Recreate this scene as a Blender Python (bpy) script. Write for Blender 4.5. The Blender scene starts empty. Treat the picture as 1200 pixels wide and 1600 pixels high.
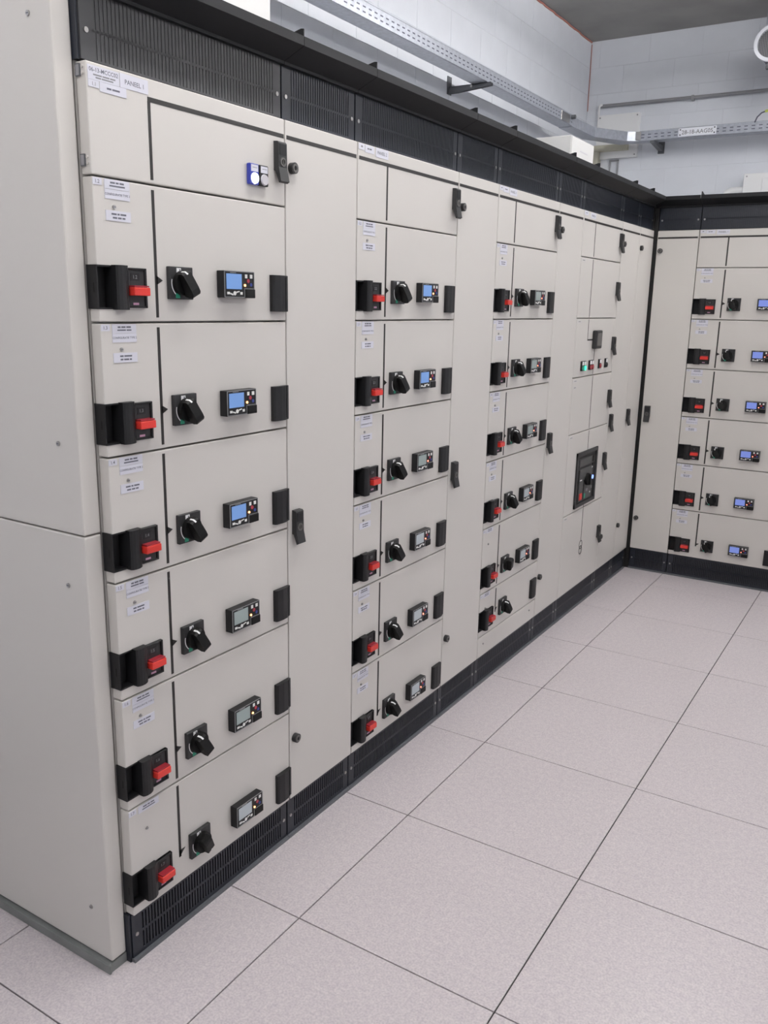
import bpy, bmesh, math, random
from mathutils import Matrix, Vector
random.seed(7)
scene = bpy.context.scene
C = scene.collection

# ------------------------------------------------------------------ camera
cam = bpy.data.cameras.new('camera'); cam.sensor_fit = 'HORIZONTAL'; cam.sensor_width = 36.0
cam.lens = 1339.41 / 1200 * 36.0; cam.clip_start = 0.05
cam_ob = bpy.data.objects.new('camera', cam); C.objects.link(cam_ob)
RT = Vector((0.84696437, 0.53130607, 0.01911042)); DN = Vector((0.14070808, -0.18935167, -0.97177527)); FW = Vector((-0.51269152, 0.82574802, -0.23513318))
mw = Matrix((( RT.x, -DN.x, -FW.x, 1.5195), (RT.y, -DN.y, -FW.y, -1.6425), (RT.z, -DN.z, -FW.z, 1.676), (0, 0, 0, 1)))
cam_ob.matrix_world = mw
scene.camera = cam_ob

# ------------------------------------------------------------------ world, exposure
w = bpy.data.worlds.new('world'); scene.world = w; w.use_nodes = True
w.node_tree.nodes['Background'].inputs[0].default_value = (0.9, 0.95, 1.0, 1); w.node_tree.nodes['Background'].inputs[1].default_value = 0.02
vs = scene.view_settings
vs.view_transform = 'Standard'; vs.look = 'None'; vs.gamma = 1.0; vs.use_curve_mapping = False
vs.exposure = 0.0

TUBE_STRENGTH = 96.0
LAMP_COLOR = (1.0, 0.988, 0.988)
LAMP_Z = 3.50                            # height of the suspended tubes
LAMP_SPOTS = [(0.7, -1.6, 0), (0.7, 0.2, 0), (0.7, 2.0, 0), (0.7, 3.7, 0), (3.2, 0.4, 0), (3.2, 3.6, 0), (1.3, -3.1, 90)]  # last, crosswise lamp is an unseen fill added to brighten the side panel

# ------------------------------------------------------------------ materials
MATS = {}
def mat(name, col, rough=0.5, metal=0.0, emit=None, estr=0.0, bump=0.0, bscale=200.0, mottle=0.0, mscale=3.0, spec=0.5):
    m = bpy.data.materials.new(name); m.use_nodes = True
    nt = m.node_tree; b = nt.nodes['Principled BSDF']
    b.inputs['Base Color'].default_value = (*col, 1); b.inputs['Roughness'].default_value = rough
    b.inputs['Metallic'].default_value = metal; b.inputs['Specular IOR Level'].default_value = spec
    if emit: b.inputs['Emission Color'].default_value = (*emit, 1); b.inputs['Emission Strength'].default_value = estr
    tc = nt.nodes.new('ShaderNodeTexCoord')
    if bump:
        n = nt.nodes.new('ShaderNodeTexNoise'); n.inputs['Scale'].default_value = bscale; n.inputs['Detail'].default_value = 2
        nt.links.new(tc.outputs['Object'], n.inputs['Vector'])
        bp = nt.nodes.new('ShaderNodeBump'); bp.inputs['Strength'].default_value = bump; bp.inputs['Distance'].default_value = 0.002
        nt.links.new(n.outputs['Fac'], bp.inputs['Height']); nt.links.new(bp.outputs['Normal'], b.inputs['Normal'])
    if mottle:
        n2 = nt.nodes.new('ShaderNodeTexNoise'); n2.inputs['Scale'].default_value = mscale; n2.inputs['Detail'].default_value = 4
        nt.links.new(tc.outputs['Object'], n2.inputs['Vector'])
        r = nt.nodes.new('ShaderNodeValToRGB')
        r.color_ramp.elements[0].position = 0.3; r.color_ramp.elements[1].position = 0.7
        r.color_ramp.elements[0].color = (*[c * (1 - mottle) for c in col], 1); r.color_ramp.elements[1].color = (*[min(1, c * (1 + mottle)) for c in col], 1)
        nt.links.new(n2.outputs['Fac'], r.inputs['Fac']); nt.links.new(r.outputs['Color'], b.inputs['Base Color'])
    MATS[name] = m
    return m
mat('cream_paint', (0.570, 0.546, 0.514), 0.40, bump=0.06, bscale=450, mottle=0.012, mscale=2.0)
mat('dark_metal', (0.012, 0.015, 0.023), 0.40, bump=0.05, bscale=500)
mat('hood_metal', (0.009, 0.0095, 0.011), 0.55, bump=0.05, bscale=500, spec=0.25)
mat('black_plastic', (0.009, 0.009, 0.010), 0.45, bump=0.04, bscale=700, spec=0.35)
mat('knob_black', (0.0035, 0.0035, 0.0035), 0.5, spec=0.25)
mat('charcoal_plastic', (0.022, 0.022, 0.023), 0.45, bump=0.04, bscale=700, spec=0.4)
mat('grey_rubber', (0.10, 0.095, 0.09), 0.5)
mat('red_plastic', (0.62, 0.035, 0.025), 0.35)
mat('red_button', (0.30, 0.02, 0.03), 0.3)
mat('green_print', (0.02, 0.28, 0.17), 0.5)
mat('label_white', (0.60, 0.60, 0.665), 0.5)
mat('label_dim', (0.575, 0.555, 0.54), 0.5)
mat('breaker_grey', (0.055, 0.055, 0.055), 0.45)
mat('post_black', (0.008, 0.0075, 0.007), 0.5)
mat('plate_white', (0.82, 0.83, 0.88), 0.4)
mat('ink', (0.12, 0.12, 0.15), 0.6)
mat('grey_print', (0.22, 0.22, 0.23), 0.6)
mat('pink_print', (0.5, 0.28, 0.40), 0.6)
mat('print_white', (0.75, 0.75, 0.75), 0.5)
mat('mimic_black', (0.016, 0.014, 0.013), 0.5)
mat('bezel_grey', (0.20, 0.20, 0.205), 0.4)
mat('key_white', (0.7, 0.7, 0.68), 0.4)
mat('key_red', (0.35, 0.03, 0.05), 0.4)
mat('key_blue', (0.03, 0.05, 0.25), 0.4)
mat('screen_blue', (0.10, 0.2, 0.4), 0.25, emit=(0.125, 0.22, 0.46), estr=0.6)
mat('screen_violet', (0.10, 0.14, 0.4), 0.25, emit=(0.16, 0.215, 0.50), estr=0.72)
mat('screen_grey', (0.30, 0.36, 0.35), 0.25)
mat('screen_pale', (0.45, 0.50, 0.53), 0.25)
mat('led_orange', (0.9, 0.3, 0.1), 0.3, emit=(1.0, 0.42, 0.14), estr=5.0)
mat('led_red', (0.9, 0.15, 0.1), 0.3, emit=(1.0, 0.22, 0.14), estr=4.0)
mat('lamp_lit', (0.9, 0.92, 1.0), 0.3, emit=(0.85, 0.9, 1.0), estr=2.2)
mat('lamp_blue', (0.2, 0.3, 0.9), 0.3, emit=(0.25, 0.4, 1.0), estr=1.5)
mat('lamp_glow_base', (0.02, 0.03, 0.2), 0.3, emit=(0.05, 0.07, 0.5), estr=0.25)
mat('lamp_clear', (0.55, 0.53, 0.56), 0.3)
mat('lamp_green', (0.02, 0.6, 0.4), 0.3, emit=(0.05, 0.9, 0.55), estr=1.2)
mat('steel', (0.42, 0.41, 0.40), 0.35, 1.0)
mat('galvanised', (0.40, 0.42, 0.47), 0.36, 0.45, bump=0.05, bscale=80, mottle=0.12, mscale=40)
mat('base_steel', (0.20, 0.21, 0.205), 0.45, 0.35, mottle=0.1, mscale=20)
mat('rail_grey', (0.10, 0.105, 0.115), 0.45)
mat('slot_dark', (0.10, 0.10, 0.13), 0.8)
mat('void_black', (0.006, 0.006, 0.007), 0.9)
mat('box_white', (0.62, 0.615, 0.60), 0.45)
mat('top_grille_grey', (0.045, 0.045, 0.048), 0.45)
mat('white_box', (0.84, 0.84, 0.84), 0.4)
mat('cream_trunk', (0.55, 0.53, 0.42), 0.5)
mat('pipe_grey', (0.27, 0.27, 0.28), 0.5)
mat('pipe_white', (0.86, 0.86, 0.86), 0.45)
mat('mesh_grey', (0.20, 0.20, 0.215), 0.5, 0.5)
mat('duct_blue', (0.16, 0.17, 0.23), 0.4, 0.5)
mat('wire_grey', (0.10, 0.10, 0.14), 0.5)
mat('wire_yellow', (0.62, 0.70, 0.15), 0.5)
mat('sealant_red', (0.50, 0.20, 0.16), 0.7)
mat('joint_black', (0.010, 0.009, 0.009), 0.9)
mat('wall_paint', (0.735, 0.755, 0.80), 0.75, bump=0.25, bscale=90, mottle=0.025, mscale=5)
mat('joint_paint', (0.68, 0.70, 0.74), 0.8)
mat('concrete', (0.35, 0.342, 0.325), 0.85, bump=0.2, bscale=60, mottle=0.14, mscale=2.2)
mat('lamp_housing', (0.75, 0.75, 0.75), 0.4)
mat('tube_glow', (0.9, 0.9, 0.9), 0.4, emit=LAMP_COLOR, estr=TUBE_STRENGTH)
mat('grille_silver', (0.30, 0.30, 0.32), 0.45, 0.4)

def tile_material():
    m = mat('tile_vinyl', (0.56, 0.51, 0.52), 0.36, spec=0.4)
    nt = m.node_tree; b = nt.nodes['Principled BSDF']
    tc = nt.nodes.new('ShaderNodeTexCoord'); oi = nt.nodes.new('ShaderNodeObjectInfo')
    ad = nt.nodes.new('ShaderNodeVectorMath'); ad.operation = 'ADD'
    mu = nt.nodes.new('ShaderNodeVectorMath'); mu.operation = 'SCALE'; mu.inputs['Scale'].default_value = 13.7
    cx = nt.nodes.new('ShaderNodeCombineXYZ'); nt.links.new(oi.outputs['Random'], cx.inputs[0]); nt.links.new(oi.outputs['Random'], cx.inputs[1])
    nt.links.new(cx.outputs[0], mu.inputs[0]); nt.links.new(tc.outputs['Object'], ad.inputs[0]); nt.links.new(mu.outputs[0], ad.inputs[1])
    base = (0.552, 0.505, 0.512)
    def ramp(src, p0, p1, c0, c1):
        r = nt.nodes.new('ShaderNodeValToRGB'); r.color_ramp.elements[0].position = p0; r.color_ramp.elements[1].position = p1
        r.color_ramp.elements[0].color = (*c0, 1); r.color_ramp.elements[1].color = (*c1, 1); nt.links.new(src, r.inputs['Fac']); return r
    n1 = nt.nodes.new('ShaderNodeTexNoise'); n1.inputs['Scale'].default_value = 170; n1.inputs['Detail'].default_value = 3
    n2 = nt.nodes.new('ShaderNodeTexNoise'); n2.inputs['Scale'].default_value = 55; n2.inputs['Detail'].default_value = 2
    n3 = nt.nodes.new('ShaderNodeTexNoise'); n3.inputs['Scale'].default_value = 3.5; n3.inputs['Detail'].default_value = 3
    for n in (n1, n2, n3): nt.links.new(ad.outputs[0], n.inputs['Vector'])
    r1 = ramp(n1.outputs['Fac'], 0.36, 0.62, (0.84, 0.84, 0.86), (1.04, 1.04, 1.04))
    r2 = ramp(n2.outputs['Fac'], 0.35, 0.65, (0.94, 0.93, 0.95), (1.03, 1.03, 1.02))
    r3 = ramp(n3.outputs['Fac'], 0.3, 0.7, tuple(c * 0.985 for c in base), tuple(c * 1.015 for c in base))
    m1 = nt.nodes.new('ShaderNodeMixRGB'); m1.blend_type = 'MULTIPLY'; m1.inputs[0].default_value = 1
    m2 = nt.nodes.new('ShaderNodeMixRGB'); m2.blend_type = 'MULTIPLY'; m2.inputs[0].default_value = 1
    nt.links.new(r3.outputs[0], m1.inputs[1]); nt.links.new(r2.outputs[0], m1.inputs[2])
    nt.links.new(m1.outputs[0], m2.inputs[1]); nt.links.new(r1.outputs[0], m2.inputs[2])
    nt.links.new(m2.outputs[0], b.inputs['Base Color'])
tile_material()

# ------------------------------------------------------------------ mesh helpers
TXT = {}
def text_geo(s, bold=False):
    if s in TXT: return TXT[s]
    cu = bpy.data.curves.new('txt', 'FONT'); cu.body = s; cu.size = 1.0; cu.resolution_u = 2; cu.offset = 0.012
    ob = bpy.data.objects.new('txt', cu); C.objects.link(ob)
    dg = bpy.context.evaluated_depsgraph_get(); me = bpy.data.meshes.new_from_object(ob.evaluated_get(dg))
    vs_ = [tuple(v.co) for v in me.vertices]; fs = [tuple(p.vertices) for p in me.polygons]
    bpy.data.objects.remove(ob); bpy.data.curves.remove(cu); bpy.data.meshes.remove(me)
    TXT[s] = (vs_, fs); return TXT[s]

class MB:
    """collects primitives; coordinates are (x right, y into the cabinet, z up) in the thing's own frame"""
    def __init__(s): s.v = []; s.f = []; s.m = []; s.sm = []; s.mats = []
    def mi(s, m):
        if m not in s.mats: s.mats.append(m)
        return s.mats.index(m)
    def add(s, vs_, fs, m, smooth=False):
        o = len(s.v); s.v += [tuple(v) for v in vs_]; k = s.mi(m)
        for f in fs: s.f.append(tuple(i + o for i in f)); s.m.append(k); s.sm.append(smooth)
        return s
    def box(s, x0, x1, y0, y1, z0, z1, m, bev=0.0, seg=1):
        if bev <= 0:
            vs_ = [(x0,y0,z0),(x1,y0,z0),(x1,y1,z0),(x0,y1,z0),(x0,y0,z1),(x1,y0,z1),(x1,y1,z1),(x0,y1,z1)]
            return s.add(vs_, [(0,3,2,1),(4,5,6,7),(0,1,5,4),(1,2,6,5),(2,3,7,6),(3,0,4,7)], m)
        bm = bmesh.new(); bmesh.ops.create_cube(bm, size=1)
        for v in bm.verts: v.co = ((x0+x1)/2 + v.co.x*(x1-x0), (y0+y1)/2 + v.co.y*(y1-y0), (z0+z1)/2 + v.co.z*(z1-z0))
        bmesh.ops.bevel(bm, geom=bm.edges[:], offset=bev, segments=seg, affect='EDGES', profile=0.5)
        bm.verts.index_update()
        s.add([v.co[:] for v in bm.verts], [tuple(v.index for v in f.verts) for f in bm.faces], m); bm.free(); return s
    def prism(s, poly, a0, a1, m, axis='x', smooth=False):
        """poly in the two other axes (x: (y,z), y: (x,z), z: (x,y)), extruded from a0 to a1"""
        n = len(poly)
        def P(p, a): return (a, p[0], p[1]) if axis == 'x' else (p[0], a, p[1]) if axis == 'y' else (p[0], p[1], a)
        vs_ = [P(p, a0) for p in poly] + [P(p, a1) for p in poly]
        fs = [(i, (i+1) % n, (i+1) % n + n, i + n) for i in range(n)] + [tuple(reversed(range(n))), tuple(range(n, 2*n))]
        return s.add(vs_, fs, m, smooth)
    def cyl(s, c, r, h, m, axis='y', n=16, r2=None, smooth=False):
        """from c along +axis by h"""
        r2 = r if r2 is None else r2; vs_ = []
        for k, rr in ((0, r), (h, r2)):
            for i in range(n):
                a = 2*math.pi*i/n; p, q = rr*math.cos(a), rr*math.sin(a)
                vs_.append((c[0]+p, c[1]+k, c[2]+q) if axis == 'y' else (c[0]+k, c[1]+p, c[2]+q) if axis == 'x' else (c[0]+p, c[1]+q, c[2]+k))
        o = len(s.v)
        s.add(vs_, [(i, (i+1) % n, (i+1) % n + n, i + n) for i in range(n)], m, True)
        s.add(vs_, [tuple(reversed(range(n))), tuple(range(n, 2*n))], m)
        return s
    def tube(s, pts, r, m, n=10):
        pts = [Vector(p) for p in pts]; vs_ = []
        for i, p in enumerate(pts):
            t = (pts[min(i+1, len(pts)-1)] - pts[max(i-1, 0)]).normalized()
            u = t.cross(Vector((0, 0, 1)));
            if u.length < 1e-3: u = t.cross(Vector((0, 1, 0)))
            u.normalize(); w_ = t.cross(u)
            for k in range(n):
                a = 2*math.pi*k/n; vs_.append((p + u*r*math.cos(a) + w_*r*math.sin(a))[:])
        fs = [(i*n+k, i*n+(k+1) % n, (i+1)*n+(k+1) % n, (i+1)*n+k) for i in range(len(pts)-1) for k in range(n)]
        s.add(vs_, fs, m, True); s.add(vs_, [tuple(range(n)), tuple(range((len(pts)-1)*n, len(pts)*n))], m); return s
    def ring(s, c, r0, r1, h, m, n=32):
        """annulus around y, from c along +y by h"""
        vs_ = []
        for rr, k in ((r0, 0), (r1, 0), (r1, h), (r0, h)):
            for i in range(n):
                a = 2*math.pi*i/n; vs_.append((c[0]+rr*math.cos(a), c[1]+k, c[2]+rr*math.sin(a)))
        fs = [(q*n+i, q*n+(i+1) % n, ((q+1) % 4)*n+(i+1) % n, ((q+1) % 4)*n+i) for q in range(4) for i in range(n)]
        return s.add(vs_, fs, m)
    def text(s, t, x, y, z, size, m, align='c'):
        vs_, fs = text_geo(t)
        if not vs_: return s
        xs = [v[0] for v in vs_]; dx = -(min(xs)+max(xs))/2 if align == 'c' else -min(xs)
        return s.add([(x + (v[0]+dx)*size, y, z + (v[1]-0.35)*size) for v in vs_], fs, m)
    def words(s, lens, x, y, z, h, m):
        """a line of print too small to read: word-length bars"""
        tot = sum(lens) + h*0.6*(len(lens)-1); a = x - tot/2
        for l in lens: s.box(a, a+l, y, y+0.0001, z-h/2, z+h/2, m); a += l + h*0.6
        return s
    def mesh(s, name):
        me = bpy.data.meshes.new(name); me.from_pydata(s.v, [], s.f)
        for m in s.mats: me.materials.append(MATS[m])
        me.polygons.foreach_set('material_index', s.m); me.polygons.foreach_set('use_smooth', s.sm); me.update()
        return me

CACHE = {}
def put(name, me, parent=None, loc=(0,0,0), rotz=0.0):
    o = bpy.data.objects.new(name, me); C.objects.link(o); o.parent = parent; o.location = loc; o.rotation_euler[2] = rotz
    return o
def part(name, key, fn, parent, loc=(0,0,0), label=None):
    k = (name, key)
    if k not in CACHE: mb = MB(); fn(mb); CACHE[k] = mb.mesh(name)
    o = put(name, CACHE[k], parent, loc)
    if label: o['label'] = label
    return o
def one(name, fn, parent=None, loc=(0,0,0), label=None):
    mb = MB(); fn(mb); o = put(name, mb.mesh(name), parent, loc)
    if label: o['label'] = label
    return o
def tag(o, label, cat, group=None):
    o['label'] = label; o['category'] = cat
    if group: o['group'] = group
    return o
def struct(name, fn):
    o = one(name, fn); o['kind'] = 'structure'; return o
def empty(name, loc, rotz):
    o = bpy.data.objects.new(name, None); C.objects.link(o); o.location = loc; o.rotation_euler[2] = rotz; o.empty_display_size = 0.1
    return o

# ------------------------------------------------------------------ the room
XW, YB, ZC = -1.15, 5.71, 3.775          # left wall face, back wall face, ceiling
XR, YF = 4.6, -4.2
TX0 = 0.2455                              # a joint line of the raised floor runs along x = TX0, cross joints at y = 0.6 k
floor = struct('floor', lambda b: b.box(XW-0.2, XR+0.2, YF-0.2, YB+0.2, -0.15, -0.006, 'joint_black'))
def tile_fn(b): b.box(0.0019, 0.5981, 0.0019, 0.5981, -0.006, 0.0, 'tile_vinyl', 0.0006)
for i in range(-2, 8):
    for j in range(-7, 10):
        x0 = TX0 + 0.6*i; y0 = 0.6*j
        if x0 >= XR or y0 >= YB or y0 + .6 <= YF: continue
        part('tile', 0, tile_fn, floor, (x0, y0, 0))
# strip of floor between the last joint and the left wall
struct('ceiling', lambda b: b.box(XW-0.2, XR+0.2, YF-0.2, YB+0.2, ZC, ZC+0.2, 'concrete'))
wl = struct('wall_left', lambda b: b.box(XW-0.2, XW-0.0018, YF-0.2, YB+0.2, -0.006, ZC, 'joint_paint'))
wb = struct('wall_back', lambda b: b.box(XW-0.004, XR+0.2, YB+0.0018, YB+0.2, -0.006, ZC, 'joint_paint'))
struct('wall_right', lambda b: b.box(XR, XR+0.2, YF-0.2, YB+0.004, -0.006, ZC, 'wall_paint'))
struct('wall_front', lambda b: b.box(XW-0.004, XR, YF-0.2, YF, -0.006, ZC, 'wall_paint'))
BH, BL, G = 0.2, 0.4, 0.0028
def block_l(L): return lambda b: b.box(XW-0.01, XW, 0, L-G, 0, BH-G, 'wall_paint', 0.0012)
def block_b(L): return lambda b: b.box(0, L-G, YB, YB+0.01, 0, BH-G, 'wall_paint', 0.0012)
# upper courses (the ones that show above the switchgear) block by block, plain painted face below them
ZB = ZC - 7*BH
one('lower_face', lambda b: b.box(XW-0.01, XW, YF, YB, 0.0, ZB-G, 'wall_paint'), wl)
one('lower_face', lambda b: b.box(XW, XR, YB, YB+0.01, 0.0, ZB-G, 'wall_paint'), wb)
one('near_face', lambda b: b.box(XW-0.01, XW, YF, 0.5, ZB, ZC, 'wall_paint'), wl)
one('far_face', lambda b: b.box(2.0, XR, YB, YB+0.01, ZB, ZC, 'wall_paint'), wb)
for c in range(7):
    z = ZB + c*BH; y = 0.504 - (BL/2 if c % 2 else 0)
    while y < YB - 0.02:
        a = max(y, 0.504); e = min(y+BL, YB)
        if e - a > 0.05: part('block', round(e-a, 4), block_l(e-a), wl, (0, a, z))
        y += BL
    x = XW - (0.12 if c % 2 else 0.32)
    while x < 1.99:
        a = max(x, XW); e = min(x+BL, 2.0)
        if e - a > 0.05: part('block', ('b', round(e-a, 4)), block_b(e-a), wb, (a, 0, z))
        x += BL
def seal(b):
    pts = [(XW+0.004, 0.5 + 0.05*i, ZC-0.006 + random.uniform(-.004, .003)) for i in range(105)]
    b.tube(pts, 0.006, 'sealant_red', 6)
t1 = one('trim_1', seal); t1['kind'] = 'structure'
def seal2(b):
    b.tube([(XW+0.004, YB-0.004, ZC - 0.02 - 0.05*i) for i in range(11)], 0.003, 'sealant_red', 6)
t2 = one('trim_2', seal2); t2['kind'] = 'structure'

# ------------------------------------------------------------------ ceiling luminaires
WHERE = ['just behind the camera', 'above the nearest drawer cabinet', 'above the middle of the aisle', 'near the right-hand cabinet row', 'by the right wall', 'in the far right corner', 'across the aisle, unseen and added to brighten the end panel']
def luminaire(i, x, y, rot):
    r = empty('batten_luminaire', (x, y, LAMP_Z), math.radians(rot))
    one('batten', lambda b: b.box(-0.03, 0.03, -0.64, 0.64, 0.020, 0.062, 'lamp_housing', 0.004), r)
    for sy in (-0.625, 0.625): one('lamp_holder', lambda b: b.box(-0.055, 0.055, sy-0.012, sy+0.012, -0.018, 0.022, 'lamp_housing', 0.003), r)
    for sx in (-0.035, 0.035): one('tube', lambda b: b.cyl((sx, -0.61, 0.0), 0.013, 1.22, 'tube_glow', 'y', 10), r)
    for sy in (-0.45, 0.45): one('suspension_rod', lambda b: b.cyl((0, sy, 0.06), 0.004, ZC-LAMP_Z-0.06, 'steel', 'z', 8), r)
    tag(r, 'bare twin tube batten luminaire hanging from the ceiling ' + WHERE[i], 'lamp', 'batten luminaires over the aisle')
for i, (x, y, rot) in enumerate(LAMP_SPOTS): luminaire(i, x, y, rot)

# ------------------------------------------------------------------ switchgear: shared parts
ZT, ZBOT = 2.1455, 0.141                 # top and bottom of the cream fronts
SEAMS = [1.9255, 1.626, 1.330, 1.034, 0.740, 0.443, ZBOT]
DEP = 0.80                               # cabinet depth
FT = 0.030                               # thickness of doors and drawer fronts
GAP = 0.0022

def carcass(W): return lambda b: (b.box(0.001, W-0.001, 0.034, DEP, 0.012, 2.272, 'cream_paint'), b.box(0.001, W-0.001, 0.0, DEP, 2.276, 2.290, 'hood_metal'))
def plinth(W):
    def fn(b):
        b.box(0.001, W-0.001, 0.028, 0.033, 0.004, 0.139, 'void_black'); b.box(0.030, W-0.030, 0.0165, 0.020, 0.010, 0.138, 'void_black')
        y0, y1 = 0.0125, 0.017
        b.box(0.003, 0.032, y0, 0.028, 0.010, 0.138, 'dark_metal'); b.box(W-0.032, W-0.003, y0, 0.028, 0.010, 0.138, 'dark_metal')
        b.box(0.032, W-0.032, y0, y1, 0.010, 0.022, 'dark_metal'); b.box(0.032, W-0.032, y0, y1, 0.126, 0.138, 'dark_metal'); b.box(0.032, W-0.032, y0, y1, 0.070, 0.078, 'dark_metal')
        n = int((W-0.064)/0.0105); p = (W-0.064)/n
        for i in range(n): b.box(0.032+p*i, 0.032+p*i+p*0.52, y0, y1, 0.022, 0.126, 'dark_metal')
        for x in (0.018, W-0.018): b.cyl((x, y0-0.0025, 0.075), 0.0055, 0.003, 'steel', 'y', 10)
    return fn
def rail(W): return lambda b: b.box(0.001, W-0.001, 0.004, 0.030, 0.0, 0.010, 'rail_grey')
def fascia(W, dm='dark_metal'):
    def fn(b):
        b.box(0.001, W-0.001, 0.028, 0.033, 2.146, 2.278, 'void_black'); b.box(0.030, W-0.030, 0.0134, 0.018, 2.1475, 2.277, dm)
        y0, y1 = 0.012, 0.017
        b.box(0.003, 0.034, y0, 0.028, 2.1475, 2.277, dm); b.box(W-0.034, W-0.003, y0, 0.028, 2.1475, 2.277, dm)
        b.box(0.034, W-0.034, y0, y1, 2.1475, 2.152, dm); b.box(0.034, W-0.034, y0, y1, 2.203, 2.209, dm)
        n = int((W-0.068)/0.0105); p = (W-0.068)/n
        for i in range(n): b.box(0.034+p*i, 0.034+p*i+p*0.55, y0, y1, 2.152, 2.277, dm)
        for x in (0.018, W-0.018): b.cyl((x, y0-0.0025, 2.203), 0.0055, 0.003, 'steel', 'y', 10)
    return fn
def hood(W, x0=0.001, x1=None):
    x1 = W-0.001 if x1 is None else x1
    return lambda b: b.prism([(0.012, 2.278), (-0.065, 2.311), (-0.065, 2.333), (-0.062, 2.333), (-0.062, 2.316), (0.012, 2.290), (0.05, 2.290), (0.05, 2.278)], x0, x1, 'hood_metal', 'x')
def fin(b): b.prism([(0.03, 2.291), (-0.0605, 2.317), (-0.0605, 2.352), (-0.052, 2.353), (0.03, 2.334)], 0.002, 0.006, 'hood_metal', 'x')
def front(W, z0, z1): return lambda b: b.box(GAP, W-GAP, 0.0, FT, z0+GAP, z1-GAP, 'cream_paint', 0.0025, 2)
def drawer_front(W, H):
    def fn(b):
        P = [(GAP, GAP), (W-GAP, GAP), (W-GAP, H-GAP), (GAP, H-GAP), (GAP, 0.119), (0.041, 0.119), (0.041, 0.031), (GAP, 0.031)]
        bm = bmesh.new(); vv = [bm.verts.new((x, 0.0, z)) for x, z in P]; f = bm.faces.new(vv)
        ex = bmesh.ops.extrude_face_region(bm, geom=[f]); [setattr(v, 'co', v.co + Vector((0, FT, 0))) for v in ex['geom'] if isinstance(v, bmesh.types.BMVert)]
        bmesh.ops.recalc_face_normals(bm, faces=bm.faces[:])
        bmesh.ops.bevel(bm, geom=bm.edges[:], offset=0.0022, segments=2, affect='EDGES', profile=0.5)
        bmesh.ops.triangulate(bm, faces=[f for f in bm.faces if len(f.verts) > 4])
        bm.verts.index_update(); b.add([v.co[:] for v in bm.verts], [tuple(v.index for v in f.verts) for f in bm.faces], 'cream_paint'); bm.free()
    return fn
def hbar(x0, x1, z, t=0.010): return lambda b: b.box(x0, x1, -0.0008, 0.001, z-t/2, z+t/2, 'mimic_black')
def vbar(x, z0, z1, t=0.008): return lambda b: b.box(x-t/2, x+t/2, -0.0008, 0.001, z0, z1, 'mimic_black')

# swing handle, origin at its top left
def swing(b):
    P = [(0.0, 0.0), (-0.013, -0.001), (-0.016, -0.005), (-0.017, -0.064), (-0.0245, -0.099), (-0.017, -0.103), (-0.006, -0.074), (0.0, -0.072)]
    b.prism(P, 0.0, 0.035, 'charcoal_plastic', 'x')
def swing_lock(b):
    b.ring((0.0175, -0.0190, -0.051), 0.007, 0.0115, 0.003, 'grey_rubber', 16); b.box(0.005, 0.030, -0.0176, -0.015, -0.034, -0.008, 'black_plastic')
    b.box(0.016, 0.019, -0.0190, -0.016, -0.056, -0.046, 'grey_rubber')
def add_swing(parent, x, z):
    h = part('swing_handle', 0, swing, parent, (x, 0, z)); return h
def swing_with_lock(parent, x, z):
    def fn(b): swing(b); swing_lock(b)
    return part('swing_handle', 1, fn, parent, (x, 0, z), 'black swing handle with round lock')
def cam_lock(b):
    b.cyl((0, -0.014, 0), 0.0145, 0.015, 'charcoal_plastic', 'y', 20); b.ring((0, -0.016, 0), 0.006, 0.0115, 0.003, 'grey_rubber', 16); b.box(-0.0015, 0.0015, -0.0165, -0.014, -0.005, 0.005, 'black_plastic')
def hinge(b):
    b.box(-0.0035, 0.0, 0.016, 0.029, -0.011, 0.011, 'steel', 0.001); b.cyl((-0.004, 0.010, 0.006), 0.0025, 0.005, 'cream_paint', 'x', 8); b.cyl((-0.004, 0.010, -0.006), 0.0025, 0.005, 'cream_paint', 'x', 8)
def hinge_plate(b):
    b.box(-0.0035, 0.0005, 0.015, 0.028, -0.012, 0.012, 'rail_grey'); b.box(-0.0040, 0.0, 0.017, 0.026, -0.010, 0.010, 'pipe_grey')
    for dz in (-0.006, 0.006): b.cyl((-0.003, 0.009, dz), 0.003, 0.0035, 'cream_paint', 'x', 8)
def small_screw(b): b.cyl((0, -0.003, 0), 0.0042, 0.004, 'steel', 'y', 12); b.box(-0.0032, 0.0032, -0.0033, -0.003, -0.0007, 0.0007, 'ink')

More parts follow.
